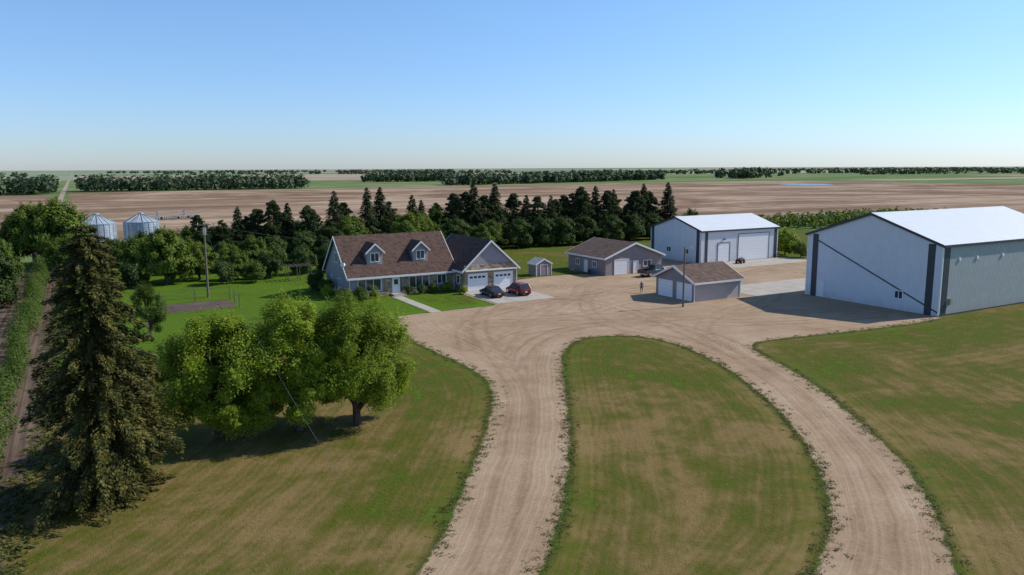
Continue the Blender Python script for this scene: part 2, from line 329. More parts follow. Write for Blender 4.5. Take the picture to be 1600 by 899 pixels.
# pond
pn=48; pv=[(652+31*math.cos(t)*(1+.12*math.sin(3*t)),541+24*math.sin(t)*(1+.15*math.sin(2*t+1)),-.33) for t in np.linspace(0,2*math.pi,pn,endpoint=False)]
wm,wnt,wp,_=newmat('pond_water'); wp.inputs['Base Color'].default_value=(.08,.15,.22,1); wp.inputs['Roughness'].default_value=.25
bump(wnt,wp,noise(wnt,wpos(wnt),1.,2),.3,.2)
obj('pond',mesh('pond',pv,[tuple(range(pn))],wm))
# concrete
def slabs(name,x0,x1,y0,y1,nx,ny,h=.05):
    L=[]
    dx=(x1-x0)/nx; dy=(y1-y0)/ny
    for i in range(nx):
        for j in range(ny): L.append((x0+i*dx+.012,x0+(i+1)*dx-.012,y0+j*dy+.012,y0+(j+1)*dy-.012,-.05,h))
    return boxes(name,L,M['conc'])
slabs('concrete_driveway',47.8,57.2,89,99.95,3,4)
slabs('concrete_path',37.6,39.1,87.6,101.6,1,9)
slabs('concrete_apron',82,112,75.5,84.5,6,2,.03)
slabs('concrete_apron',102,122,99.5,106.9,5,2,.03)
# ------------------------------------------------------------------ buildings
def gable(P,W,D,ev,rg,axis,wall,roof,oh=.4,rake=.3,th=.12,gw=None,fascia='white',x0=0,y0=0,roofname='roof'):
    """gable body; ridge along axis; local coords"""
    if axis=='x':
        V=[(0,0,0),(W,0,0),(W,D,0),(0,D,0),(0,0,ev),(W,0,ev),(W,D,ev),(0,D,ev),(0,D/2,rg),(W,D/2,rg)]
        F=[(0,1,5,4),(2,3,7,6),(3,0,4,8,7),(1,2,6,9,5),(4,5,9,8),(6,7,8,9)]; mi=[0,0,1,1,0,0]
    else:
        V=[(0,0,0),(W,0,0),(W,D,0),(0,D,0),(0,0,ev),(W,0,ev),(W,D,ev),(0,D,ev),(W/2,0,rg),(W/2,D,rg)]
        F=[(1,2,6,5),(3,0,4,7),(0,1,5,8,4),(2,3,7,9,6),(4,8,9,7),(5,6,9,8)]; mi=[0,0,1,1,0,0]
    V=[(v[0]+x0,v[1]+y0,v[2]) for v in V]
    obj('walls',mesh('walls',V,F,[wall,gw or wall],mi),P)
    half=(D if axis=='x' else W)/2; sl=(rg-ev)/half; ln=(W if axis=='x' else D)
    up=th; 
    for s in (-1,1):
        pts=[]
        for along in (-rake,ln+rake):
            for off,zz in ((half+oh,ev-sl*oh),(0,rg)):
                for k in (.015,up+.015):
                    a=half+s*off
                    pts.append(((along+x0,a+y0,zz+k) if axis=='x' else (a+x0,along+y0,zz+k)))
        F=[(0,1,3,2),(4,6,7,5),(0,4,5,1),(2,3,7,6),(0,2,6,4),(1,5,7,3)]
        obj(roofname,mesh(roofname,pts,F,roof),P)
        e=half+s*(half+oh+.02); zz=ev-sl*oh
        b=(-rake+x0,ln+rake+x0,min(e,e+s*.06)+y0,max(e,e+s*.06)+y0,zz-.14,zz+up) if axis=='x' else (min(e,e+s*.06)+x0,max(e,e+s*.06)+x0,-rake+y0,ln+rake+y0,zz-.14,zz+up)
        box('fascia',*b,M[fascia],P)
        for al,dr in ((-rake,-1),(ln+rake,1)):
            pts=[]
            for a2 in (al+dr*.01,al+dr*.07):
                for off,z3 in ((half+oh,ev-sl*oh),(0,rg)):
                    for k in (-.16,up+.02):
                        a=half+s*off
                        pts.append(((a2+x0,a+y0,z3+k) if axis=='x' else (a+x0,a2+y0,z3+k)))
            obj('rake_board',mesh('rake_board',pts,F,M[fascia]),P)
def wall_item(face,c,z0,w,h,pos):
    def f(a0,a1,zz0,zz1,d0,d1):
        if face=='S': return (a0,a1,pos-d1,pos-d0,zz0,zz1)
        if face=='N': return (a0,a1,pos+d0,pos+d1,zz0,zz1)
        if face=='W': return (pos-d1,pos-d0,a0,a1,zz0,zz1)
        return (pos+d0,pos+d1,a0,a1,zz0,zz1)
    return f
def window(P,face,pos,c,z0,w,h,panes=2,trim='white',sill=True):
    f=wall_item(face,c,z0,w,h,pos); a=c-w/2; b=c+w/2; t=.11
    box('window_glass',*f(a+.02,b-.02,z0+.02,z0+h-.02,.004,.02),M['glass'],P)
    L=[f(a-t,b+t,z0+h,z0+h+t,.004,.07),f(a-t,b+t,z0-t,z0,.004,.09 if sill else .07),f(a-t,a,z0,z0+h,.004,.07),f(b,b+t,z0,z0+h,.004,.07)]
    for i in range(1,panes):
        x=a+w*i/panes; L.append(f(x-.04,x+.04,z0,z0+h,.021,.06))
    boxes('window_frame',L,M[trim],P)
def door(P,face,pos,c,w,h,mat='white',z0=.05,trim='white',win=False):
    f=wall_item(face,c,0,w,h,pos); a=c-w/2; b=c+w/2; t=.1
    box('door',*f(a,b,z0,z0+h,.004,.035),M[mat],P)
    boxes('door_frame',[f(a-t,b+t,z0+h,z0+h+t,.004,.08),f(a-t,a,z0,z0+h,.004,.08),f(b,b+t,z0,z0+h,.004,.08)],M[trim],P)
    if win: box('door_glass',*f(a+.2,b-.2,z0+h*.55,z0+h*.9,.036,.045),M['glass'],P)
    if w<1.5: box('door_handle',*f(b-.14,b-.06,z0+1.,z0+1.06,.036,.10),M['chrome'],P)
# farmhouse
H=empty('stone_farmhouse',(32,103.2,0))
gable(H,16.2,11.2,3.2,8.2,'x',M['mauve'],M['shing'],.5,.35,.14)
gable(H,8.8,13,3.4,7.35,'y',M['mauve'],M['shing'],.45,.3,.14,x0=16.2+.01,y0=-3.2,roofname='garage_roof')
for cx in (4.3,11.3):
    w=1.15; y0=1.2; y1=5.0; ze=6.3; zp=7.35
    V=[(cx-w,y0,4.2),(cx+w,y0,4.2),(cx+w,y1,4.2),(cx-w,y1,4.2),(cx-w,y0,ze),(cx+w,y0,ze),(cx+w,y1,ze),(cx-w,y1,ze),(cx,y0,zp),(cx,y1,zp)]
    obj('dormer_walls',mesh('dormer',V,[(0,1,5,8,4),(1,2,6,5),(3,0,4,7),(4,8,9,7),(5,6,9,8)],M['mauve']),H)
    sl=(zp-ze)/w
    for s in (-1,1):
        pts=[]
        for al in (y0-.3,y1-.3):
            for off,zz in ((w+.3,ze-sl*.3),(0,zp)):
                for k in (.01,.12): pts.append((cx+s*off,al,zz+k))
        obj('dormer_roof',mesh('dormer_roof',pts,[(0,1,3,2),(4,6,7,5),(0,4,5,1),(2,3,7,6),(0,2,6,4),(1,5,7,3)],M['shing']),H)
        pts=[]
        for al in (y0-.37,y0-.31):
            for off,zz in ((w+.3,ze-sl*.3),(0,zp)):
                for k in (-.14,.13): pts.append((cx+s*off,al,zz+k))
        obj('dormer_rake',mesh('dormer_rake',pts,[(0,1,3,2),(4,6,7,5),(0,4,5,1),(2,3,7,6),(0,2,6,4),(1,5,7,3)],M['white']),H)
    window(H,'S',y0,cx,4.85,1.15,1.15,2)
boxes('stone_veneer',[(.02,1.0,-.12,-.003,0,1.0),(5.2,6.15,-.12,-.003,0,2.9),(7.75,16.15,-.12,-.003,0,.75),(1.0,5.2,-.12,-.003,0,.75),(7.75,8.9,-.12,-.003,.751,2.9),(12.1,13.3,-.12,-.003,.751,2.9),(14.9,16.15,-.12,-.003,.751,2.9)],M['stone'],H)
boxes('garage_stone',[(16.22,16.75,-3.32,-3.203,0,2.95),(20.15,21.05,-3.32,-3.203,0,2.95),(24.45,24.99,-3.32,-3.203,0,2.95),(16.22,24.99,-3.34,-3.203,2.951,3.9)],M['stone'],H)
box('garage_side_stone',16.09,16.205,-3.2,-.13,0,2.9,M['stone'],H)
window(H,'S',0,3.0,.85,3.3,1.6,3); window(H,'S',0,10.5,.85,3.0,1.6,3); window(H,'S',0,14.1,1.2,1.3,1.2,2)
door(H,'S',0,6.95,1.0,2.15,'white',.3,win=True); box('door_sidelight',7.5,7.7,-.03,-.004,.35,2.4,M['glass'],H)
boxes('front_steps',[(6.0,7.9,-1.5,-.13,-.02,.28),(6.0,7.9,-1.9,-1.501,-.02,.14)],M['conc'],H)
window(H,'W',0,4.2,1.1,1.1,1.2,2); window(H,'W',0,5.6,4.6,1.2,1.3,2); window(H,'W',0,8.2,1.1,1.1,1.2,2)
window(H,'W',16.09,-1.6,1.2,.9,1.1,1)
for c in (18.45,22.75):
    door(H,'S',-3.2,c,3.1,2.5,'door',.06)
    boxes('garage_door_lites',[(c-1.3+i*.68,c-.82+i*.68,-3.25,-3.236,1.95,2.25) for i in range(4)],M['glass'],H)
boxes('pent_beam',[(16.3,24.9,-3.75,-3.345,3.02,3.16)],M['white'],H)
boxes('downspouts',[(.02,.1,-.20,-.125,0,2.8),(16.0,16.08,-.22,-.14,0,2.8),(24.93,25.01,-3.42,-3.35,0,3.)],M['white'],H)
cyl('vent_pipe',(6,7,6.2),(6,7,8.0),.06,M['chrome'],H); cyl('vent_pipe',(13,7.2,6.2),(13,7.2,8.1),.06,M['blk'],H)
cyl('satellite_dish',(-.35,1.2,4.6),(-.5,1.05,4.72),.35,M['white'],H,16,.30)
# brown workshop
G=empty('brown_workshop',(76,103.2,0))
gable(G,12,11.2,3.05,5.25,'y',M['mauve2'],M['shing2'],.5,.4,.12)
door(G,'S',0,3.3,2.9,2.5,'door'); window(G,'S',0,8.8,1.2,1.6,.9,2); window(G,'W',0,3.2,1.2,1.0,.9,2); window(G,'W',0,8.2,1.2,1.0,.9,2)
door(G,'S',0,6.3,.9,2.05,'white')
door(G,'W',0,5.7,.9,2.05,'white')
# small two-door garage
G=empty('two_door_garage',(71.1,76.6,0))
gable(G,8.5,7.8,2.75,4.5,'x',M['sunlit'],M['shing2'],.45,.4,.12,gw=M['mauve2'])
door(G,'W',0,1.9,2.8,2.25,'door'); door(G,'W',0,5.75,2.8,2.25,'door')
boxes('corner_trim',[(-.05,.10,-.05,-.004,0,2.7),(8.4,8.55,-.05,-.004,0,2.7)],M['white'],G)
# yard shed
G=empty('garden_shed',(65.9,108.9,0))
gable(G,3.0,2.5,2.05,2.85,'y',M['mauve2'],simple('pale_shed_roof',(.36,.35,.35),.7),.12,.12,.06)
door(G,'S',0,1.5,1.3,1.75,'mauve2'); boxes('corner_trim',[(-.04,.07,-.04,-.004,0,2.),(2.93,3.04,-.04,-.004,0,2.)],M['white'],G)
# large white shop
G=empty('large_farm_shop',(89.4,54.1,0))
gable(G,30,19.6,8.6,11.9,'x',M['grazemetal'],M['wroof'],.25,.2,.15,gw=M['wmetal'],fascia='dtrim')
boxes('dark_wall_panels',[(-.04,-.004,.95,1.85,0,8.7),(-.04,-.004,17.8,18.7,0,8.7),(.35,1.4,-.04,-.004,0,8.5),(28.6,29.6,-.04,-.004,0,8.5)],M['dtrim'],G)
boxes('corner_flashing',[(-.05,.1,-.05,-.004,0,8.5),(-.05,-.004,-.003,.12,0,8.5),(-.05,-.004,19.45,19.6,0,8.5)],M['white'],G)
V=[(-.05,18.,8.0),(-.05,17.99,7.82),(-.05,.15,.38),(-.05,.15,.56),(-.01,18.,8.0),(-.01,17.99,7.82),(-.01,.15,.38),(-.01,.15,.56)]
obj('diagonal_conduit',mesh('conduit',V,[(0,1,2,3),(4,7,6,5),(0,3,7,4),(1,5,6,2),(0,4,5,1),(3,2,6,7)],M['dtrim']),G)
window(G,'W',0,5.3,1.5,1.0,.9,2); door(G,'W',0,18.25-1.2,.95,2.1,'white')
for x in (3.2,6.9,12.5,19,25): box('wall_vent',x,x+.4,-.12,-.004,6.6,6.95,M['white'],G)
box('electric_meter',1.7,2.1,-.25,-.004,1.3,2.1,M['chrome'],G)
boxes('base_flashing',[(0,30,-.05,-.004,0,.18)],M['dtrim'],G)
# mid shop
G=empty('white_machine_shed',(100.8,107.1,0))
gable(G,20.3,14.6,6.1,8.35,'x',M['wmetal'],M['wroof'],.25,.2,.15,fascia='dtrim')
boxes('dark_wall_panels',[(-.04,-.004,.5,1.3,0,6.3),(-.04,-.004,13.5,14.3,0,6.3),(.9,1.6,-.04,-.004,0,6.0),(19.2,20.0,-.04,-.004,0,6.0)],M['dtrim'],G)
door(G,'S',0,13.6,8.2,5.1,'door',.06,trim='dtrim'); door(G,'S',0,5.7,3.0,3.6,'door',.06,trim='dtrim')
box('wall_light',5.5,5.9,-.3,-.004,4.3,4.5,M['dtrim'],G); window(G,'W',0,4.,1.6,1.2,.9,2); window(G,'W',0,9.,1.6,1.2,.9,2)
# grain bins
def bin_(x,y,R,he,hp):
    B=empty('grain_bin',(x,y,0)); n=40
    V,Q=tube([(0,0,0),(0,0,he)],[R,R],n); obj('bin_wall',mesh('bin_wall',V,[tuple(q) for q in Q],M['steel'],smooth=True),B)
    V=[(R*1.03*math.cos(2*math.pi*k/n),R*1.03*math.sin(2*math.pi*k/n),he-.05) for k in range(n)]+[(.6*math.cos(2*math.pi*k/n),.6*math.sin(2*math.pi*k/n),hp-.3) for k in range(n)]
    obj('bin_roof',mesh('bin_roof',V,[(k,(k+1)%n,n+(k+1)%n,n+k) for k in range(n)],M['steelroof']),B)
    cyl('roof_cap',(0,0,hp-.35),(0,0,hp+.05),.65,M['steelroof'],B)
    for k in range(20):
        t=2*math.pi*k/20; cyl('roof_rib',(R*math.cos(t),R*math.sin(t),he+.03),(.6*math.cos(t),.6*math.sin(t),hp-.25),.06,M['dtrim'] if k%2 else M['steelroof'],B,5)
        t+=.05; cyl('stiffener',((R+.04)*math.cos(t),(R+.04)*math.sin(t),0),((R+.04)*math.cos(t),(R+.04)*math.sin(t),he-.05),.06,M['steel'],B,4)
    L=[]
    for s in (-.25,.25): L.append((s-.02,s+.02,-R-.35,-R-.3,0.3,he+.3))
    for i in range(int(he/.35)): L.append((-.25,.25,-R-.34,-R-.31,.4+i*.35,.43+i*.35))
    boxes('ladder',L,M['steel'],B)
bin_(3.3,189.8,3.7,6.4,8.5); bin_(12.4,195,3.7,6.2,8.1)
# ------------------------------------------------------------------ trees
def basis(n):
    n=n/np.linalg.norm(n,axis=1,keepdims=True)
    r=rng.normal(size=n.shape); u=np.cross(n,r); u/=np.linalg.norm(u,axis=1,keepdims=True); return u,np.cross(n,u)
def leafquads(C,Nn,size,asp=.6,U=None):
    if U is None: u,v=basis(Nn)
    else:
        u=U/np.linalg.norm(U,axis=1,keepdims=True); v=np.cross(Nn,u); v/=np.linalg.norm(v,axis=1,keepdims=True)+1e-9
    s=size[:,None]
    V=np.stack([C+u*s,C+v*s*asp,C-u*s,C-v*s*asp],1).reshape(-1,3)
    return V,np.arange(len(V)).reshape(-1,4)
class MB:
    def __init__(s): s.V=[];s.Q=[];s.m=[];s.n=0
    def add(s,V,Q,m): s.V.append(V); s.Q.append(np.asarray(Q)+s.n); s.m.append(np.full(len(Q),m)); s.n+=len(V)
    def mesh(s,name,mats): return quadmesh(name,np.vstack(s.V),np.vstack(s.Q),mats,np.concatenate(s.m))
def deciduous(name,Ht,R,ncl,nlf,ls,leaf,low=.12,clr=.30,squash=.9,sprig=.0,skirt=0.):
    b=MB(); zc=Ht*(.5+low/2); rz=Ht*(.5-low/2)
    lean=rng.normal(size=2)*.02*Ht
    b.add(*tube([(0,0,-.1),(lean[0]*.3,lean[1]*.3,Ht*.15),(lean[0],lean[1],Ht*.45),(lean[0]*1.5,lean[1]*1.5,Ht*.8)],[.035*Ht,.028*Ht,.018*Ht,.006*Ht],8),0)
    d=rng.normal(size=(ncl,3)); d/=np.linalg.norm(d,axis=1,keepdims=True); d[:,2]=np.where(d[:,2]<-.85,-d[:,2],d[:,2])
    rr=rng.uniform(.25,1,ncl)**.45
    az=np.arctan2(d[:,1],d[:,0]); ph=rng.uniform(0,6,3)
    lump=1+.13*np.sin(3*az+ph[0])+.10*np.sin(5*az+4*d[:,2]+ph[1])
    cr=R*clr*rng.uniform(.5,1.35,ncl)
    zz=d[:,2]*rr
    wide=np.where(zz<0,(1-zz**2)**(-.15-skirt),1.)
    C=np.column_stack([d[:,0]*R*rr*lump*wide,d[:,1]*R*rr*lump*wide,zc+zz*rz]); 
    sc=1-clr*.75; C[:,:2]*=sc; C[:,2]=zc+(C[:,2]-zc)*(1-clr*.55)
    for i in range(ncl):
        z0=Ht*rng.uniform(.06,.45); p0=np.array([lean[0]*z0/Ht*2,lean[1]*z0/Ht*2,z0]); e=C[i]
        mid=p0*.45+e*.55+np.array([0,0,.06*Ht]) 
        if i%2==0: b.add(*tube([p0,mid,e],[.011*Ht,.007*Ht,.002*Ht],5),0)
    per=nlf//ncl
    idx=np.repeat(np.arange(ncl),per); g=rng.normal(size=(len(idx),3)); g/=np.linalg.norm(g,axis=1,keepdims=True)
    rad=rng.uniform(0,1,len(idx))**.42*(1+.18*rng.normal(size=len(idx)))
    P=C[idx]+g*(rad*cr[idx])[:,None]*np.array([1,1,squash])
    if sprig:
        ns=int(ncl*sprig); k=nlf//12//ns
        si=rng.integers(ncl,size=ns); o=C[si]-np.array([0,0,zc*.6]); o/=np.linalg.norm(o,axis=1,keepdims=True); o=o+rng.normal(size=o.shape)*.35+[0,0,.5]; o/=np.linalg.norm(o,axis=1,keepdims=True)
        L=cr[si]*rng.uniform(.9,1.7,ns); t=rng.uniform(.3,1,(ns,k))
        S=(C[si][:,None]+o[:,None]*(t*L[:,None])[...,None]+rng.normal(size=(ns,k,3))*.10).reshape(-1,3); P=np.vstack([P,S])
    P=P[P[:,2]>.15] 
    nn=rng.normal(size=P.shape)*.55+(P-np.array([0,0,zc*.7]))/R*1.1+np.array([0,0,.35])
    V,Q=leafquads(P,nn,ls*rng.uniform(.6,1.4,len(P)))
    b.add(V,Q,1)
    return b.mesh(name,[M['bark'],leaf])
def spruce(name,Ht,R,nw,nb,nq,ls,leaf,pw=.75,droop=.25,low=.03,irr=.3,asp=.42,jz=.4,sw=.28,drape=.32):
    b=MB(); b.add(*tube([(0,0,-.1),(0,0,Ht*.5),(0,0,Ht*.98)],[.022*Ht,.012*Ht,.002*Ht],8),0)
    LV=[];LN=[];LU=[];LS=[]
    for w in range(nw):
        for k in range(nb):
            f=low+(1-low)*(w+rng.uniform(-jz,jz))/nw; f=min(max(f,low),.985); z=f*Ht
            prof=R*min(1,(1-f)**pw*1.12)*(.75+.25*min(1,f/.12))
            a=rng.uniform(0,2*math.pi); L=prof*(1-irr+irr*1.6*rng.uniform()) +.12
            if rng.uniform()<.06: L*=1.2
            dirv=np.array([math.cos(a),math.sin(a)]); rise=.25*(f-.35)
            m=max(6,int(nq*(L/R)**1.1)); t=rng.uniform(.12,1,m)**.75
            side=rng.uniform(-1,1,m)*L*sw*(1.08-t)**.6
            zz=z+L*(rise*t*1.0-droop*t*t)+rng.normal(size=m)*.03*L-np.abs(side)*.3-rng.uniform(0,1,m)**2*drape*min(1,L)
            px=dirv[0]*L*t-dirv[1]*side; py=dirv[1]*L*t+dirv[0]*side
            LV.append(np.column_stack([px,py,zz]))
            U=np.column_stack([dirv[0]-dirv[1]*np.sign(side)*.7,dirv[1]+dirv[0]*np.sign(side)*.7,-.45+rise+rng.normal(size=m)*.3]); LU.append(U)
            LN.append(rng.normal(size=(m,3))*.35+np.array([dirv[0]*.6,dirv[1]*.6,.7])); LS.append(ls*rng.uniform(.6,1.4,m))
            if k%2==0:
                e=np.array([dirv[0]*L*.8,dirv[1]*L*.8,z+L*(rise*.8-droop*.64)]); b.add(*tube([(0,0,z),e*[.5,.5,0]+[0,0,z+rise*L*.4],e],[.012*L+.015,.02,.008],4),0)
    V,Q=leafquads(np.vstack(LV),np.vstack(LN),np.concatenate(LS),asp,np.vstack(LU)); b.add(V,Q,1)
    return b.mesh(name,[M['bark'],leaf])
def put(name,me,x,y,s=1.,sz=None,rz=None,z=0):
    return obj(name,me,loc=(x,y,z),rot=(0,0,rng.uniform(0,6.28) if rz is None else rz),sc=(s,s,sz or s))
# foreground
put('spruce_tree',spruce('spruce_big',15.4,3.35,34,14,340,.105,LEAF['spruce'],.52,.30,.03,.42,.38,.24,.17,.28),0.2,46.4)
put('maple_tree',deciduous('maple_a',8.9,4.2,120,95000,.074,LEAF['bright'],-.06,.21,sprig=1.3,skirt=.12),7.1,53.3)
put('maple_tree',deciduous('maple_b',9.6,4.2,120,95000,.074,LEAF['bright'],-.02,.21,sprig=1.3,skirt=.1),12.2,52.0)
put('maple_tree',deciduous('maple_c',9.4,4.3,120,95000,.074,LEAF['bright'],.0,.21,sprig=1.3,skirt=.05),16.1,51.2)
put('small_tree',deciduous('small_a',6.2,2.3,40,16000,.08,LEAF['mid'],.02,.3,sprig=1.),5.7,89.1)
put('small_tree',deciduous('small_b',3.6,1.2,18,3000,.09,LEAF['mid'],.25,.35),30.0,92.0)
D=[deciduous('dec%d'%i,9,4.5,75,22000,.18,LEAF[l],-.06,.23,sprig=1.,skirt=.1) for i,l in enumerate(('mid','dark','mid','willow'))]
def pine(name,Ht,R,leaf):
    b=MB(); b.add(*tube([(0,0,-.1),(.1,0,Ht*.5),(0,.1,Ht*.95)],[.022*Ht,.014*Ht,.004*Ht],8),0)
    C=[];cr=[]
    for k in range(140):
        f=rng.uniform(.04,.97); pr=R*min(1,((1-f)*1.7)**.7)*(.8+.2*math.sin(9*f+k%3)); a=rng.uniform(0,6.28); r=pr*rng.uniform(.35,1.)
        C.append((r*math.cos(a),r*math.sin(a),f*Ht+.12*r)); cr.append(rng.uniform(.5,1.05)*(1.15-.45*f))
        if k%3==0: b.add(*tube([(0,0,f*Ht*.92),(C[-1][0],C[-1][1],C[-1][2])],[.07,.02],4),0)
    C=np.array(C);cr=np.array(cr); idx=np.repeat(np.arange(len(C)),150); g=rng.normal(size=(len(idx),3)); g/=np.linalg.norm(g,axis=1,keepdims=True)
    P=C[idx]+g*(rng.uniform(0,1,len(idx))**.45*cr[idx])[:,None]*[1,1,.6]
    nn=g*.6+rng.normal(size=P.shape)*.5+[0,0,.6]; V,Q=leafquads(P,nn,.17*rng.uniform(.6,1.4,len(P)),.45); b.add(V,Q,1)
    return b.mesh(name,[M['bark'],leaf])
Pn=[pine('pine%d'%i,13,3.9,LEAF['pine']) for i in range(4)]
Sp=[spruce('spr%d'%i,13,3.0,40,9,60,.20,LEAF['pine'],.75,.25,.03,.3) for i in range(3)]
Sh=[deciduous('shr%d'%i,3,1.8,26,5000,.11,LEAF[l],-.05,.3,sprig=1.) for i,l in enumerate(('mid','dark','bright'))]
row=[(19.7,9.1),(24,8),(27.3,10.1),(31,10),(34,11.5),(37,10.5),(40.4,10.4),(45.9,12.7),(53.2,13.2),(56.8,13.2),(62.7,11.6),(65.7,10.5),(74,11.5),(77.5,13.9),(81,11.5),(83.7,13.6),(89.2,11.8),(92,11),(95.2,11),(98.5,10.8),(101,10.2),(106,11.5),(108.4,13),(113.2,12.7),(116,12),(119,11.8),(123.9,11.8),(129,13),(134.9,13.3),
 (29,8.5),(36,9.),(43,9.5),(50,10.5),(60,10.5),(70,10),(76,12),(79.3,12.2),(86,11.3),(104,11),(111,12),(110,11.6),(121,11),(126,11.5),(132,11.5)]
for i,(x,h) in enumerate(row):
    y=157+rng.uniform(-2,2)+(4 if i>28 else 0); sp=x in (27.3,37,45.9,53.2,56.8,65.7,62.7,77.5,83.7,92,98.5,113.2,129,134.9,119,124)
    me=Sp[i%3] if sp else Pn[i%4]
    k=h/13.*(1.07 if sp else 1.03); put('spruce_tree' if sp else 'pine_tree',me,x,y,k*(1. if sp else 1.12),k)
for x,y,h,k in [(48,153,8.5,3),(52,161,8,2),(60,151,8.8,3),(64,154,8.5,3),(69,157,9.2,0),(71.5,152,7.5,1),(43,150,7,1),(37,148,6.5,1),(31,146,6,1),(27,144,6,0),(22,142,5.5,2),(16,144,6,0),(86,150,7,1),(93,151,7,1),(98,150,7,1),(104,150,7,1),(111,149,7,1),(79,150,6.5,3),(118,150,7,1),(125,151,7,1),(139,152,7,0),
    (11.3,131,9.0,3),(16.5,134,6.2,3),(7.5,139,7,3),(22,131,4.6,0),(27,130,4.4,1),(33,132,4.8,1),(38,134,5,1),(44,136,5.5,0),(50,140,6,1),(56,142,6,1),(62,143,6,0),(68,144,6,1),(74,145,6,0),
    (-3.7,168.4,12.6,3),(-8.2,176.7,11.5,3),(-11,180,9,0),(1.2,159.8,5.8,0),(5,160,5.6,1),(10,160,6.3,0),(15,158,6.6,2),(-1.5,160,6.5,3),(-2,152,6,0),
    (-11.2,119.6,8.6,1),(-12,128,7.5,1),(-12,137,8,0),(-14,148,9,1)]:
    put('willow_tree' if k==3 else 'deciduous_tree',D[k],x,y,h/9.*(1.05 if h<8 else .95),h/9.)
for i in range(28):
    put('deciduous_tree',D[(0,1,1)[i%3]],20+i*4.4+rng.uniform(-1,1),166+rng.uniform(-1.5,1.5),.8+rng.uniform(0,.15),.72+rng.uniform(0,.18))
for x,y,s in [(125.5,109,1.7),(127.5,113,1.5),(124.8,104.5,1.1),(30.2,112.6,.95),(31.2,102.3,.55),(33.4,101.9,.5),(35.2,102.0,.4),(40.6,102.2,.4),(42.5,102.1,.45),(44.3,102.2,.5),(46.2,101.9,.5),(29.8,106,.6),(30.4,109,.7),(47.4,98.6,.4),(19,127,1.2),(24,126.5,1.1),(41,131,1.3),(47,133,1.3),(2,132,1.5),(6,129,1.3)]:
    put('shrub',Sh[int(rng.integers(3))],x,y,s)
# mass objects of leaves
def mass(name,pos,hs,rs,nq,size,leaf,low=.0):
    n=len(pos); idx=np.repeat(np.arange(n),nq); g=rng.normal(size=(n*nq,3)); g/=np.linalg.norm(g,axis=1,keepdims=True)
    rad=rng.uniform(.3,1,n*nq)**.5
    P=np.column_stack([pos[idx,0]+g[:,0]*rad*rs[idx],pos[idx,1]+g[:,1]*rad*rs[idx],pos[idx,2]+hs[idx]*(.52+.46*g[:,2]*rad)])
    nn=g+rng.normal(size=g.shape)*.5+[0,0,.4]
    V,Q=leafquads(P,nn,size*rng.uniform(.6,1.4,len(P)),.75)
    return obj(name,quadmesh(name,V,Q,[leaf]))
def rowmass(name,x0,x1,y0,y1,sp,h,r,nq,size,leaf,z=0,jit=.3,keep=1.):
    nx=max(1,int((x1-x0)/sp)); ny=max(1,int((y1-y0)/sp))
    p=[(x0+(i+.5)*(x1-x0)/nx+rng.uniform(-jit,jit)*sp,y0+(j+.5)*(y1-y0)/ny+rng.uniform(-jit,jit)*sp,z) for i in range(nx) for j in range(ny) if rng.uniform()<keep]
    p=np.array(p); n=len(p)
    return mass(name,p,h*rng.uniform(.65,1.2,n),r*rng.uniform(.75,1.25,n),nq,size,leaf)
rowmass('tree_row',-6.5,-5.6,40,162,2.1,3.4,1.0,600,.085,LEAF['mid'],keep=.95)
rowmass('tree_row',-13.0,-12.1,60,116,1.9,3.2,.9,300,.11,LEAF['mid'])
for y in (157,162,167,172): rowmass('windbreak_hedge',184,262,y-.6,y+.6,1.6,4.0,1.2,45,.4,LEAF['mid'],-.4)
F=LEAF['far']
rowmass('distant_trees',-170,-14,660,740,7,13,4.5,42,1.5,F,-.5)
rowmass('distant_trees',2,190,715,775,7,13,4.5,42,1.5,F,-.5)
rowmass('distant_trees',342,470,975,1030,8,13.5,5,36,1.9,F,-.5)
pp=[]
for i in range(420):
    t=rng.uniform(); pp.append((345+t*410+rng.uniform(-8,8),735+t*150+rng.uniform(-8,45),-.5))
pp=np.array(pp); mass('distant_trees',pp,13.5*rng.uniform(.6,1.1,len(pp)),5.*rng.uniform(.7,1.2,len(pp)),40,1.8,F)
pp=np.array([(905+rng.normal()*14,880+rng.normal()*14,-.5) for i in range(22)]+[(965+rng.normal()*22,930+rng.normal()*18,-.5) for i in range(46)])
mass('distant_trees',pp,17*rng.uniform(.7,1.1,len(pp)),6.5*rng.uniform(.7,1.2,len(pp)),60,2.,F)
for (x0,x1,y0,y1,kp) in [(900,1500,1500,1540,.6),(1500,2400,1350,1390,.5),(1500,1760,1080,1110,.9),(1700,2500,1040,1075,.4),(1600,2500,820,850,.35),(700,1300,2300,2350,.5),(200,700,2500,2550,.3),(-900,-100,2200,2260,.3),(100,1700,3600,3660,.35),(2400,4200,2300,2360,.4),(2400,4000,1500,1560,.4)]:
    rowmass('distant_trees',x0,x1,y0,y1,14,12,9,22,3.2,F,-.5,.5,kp)
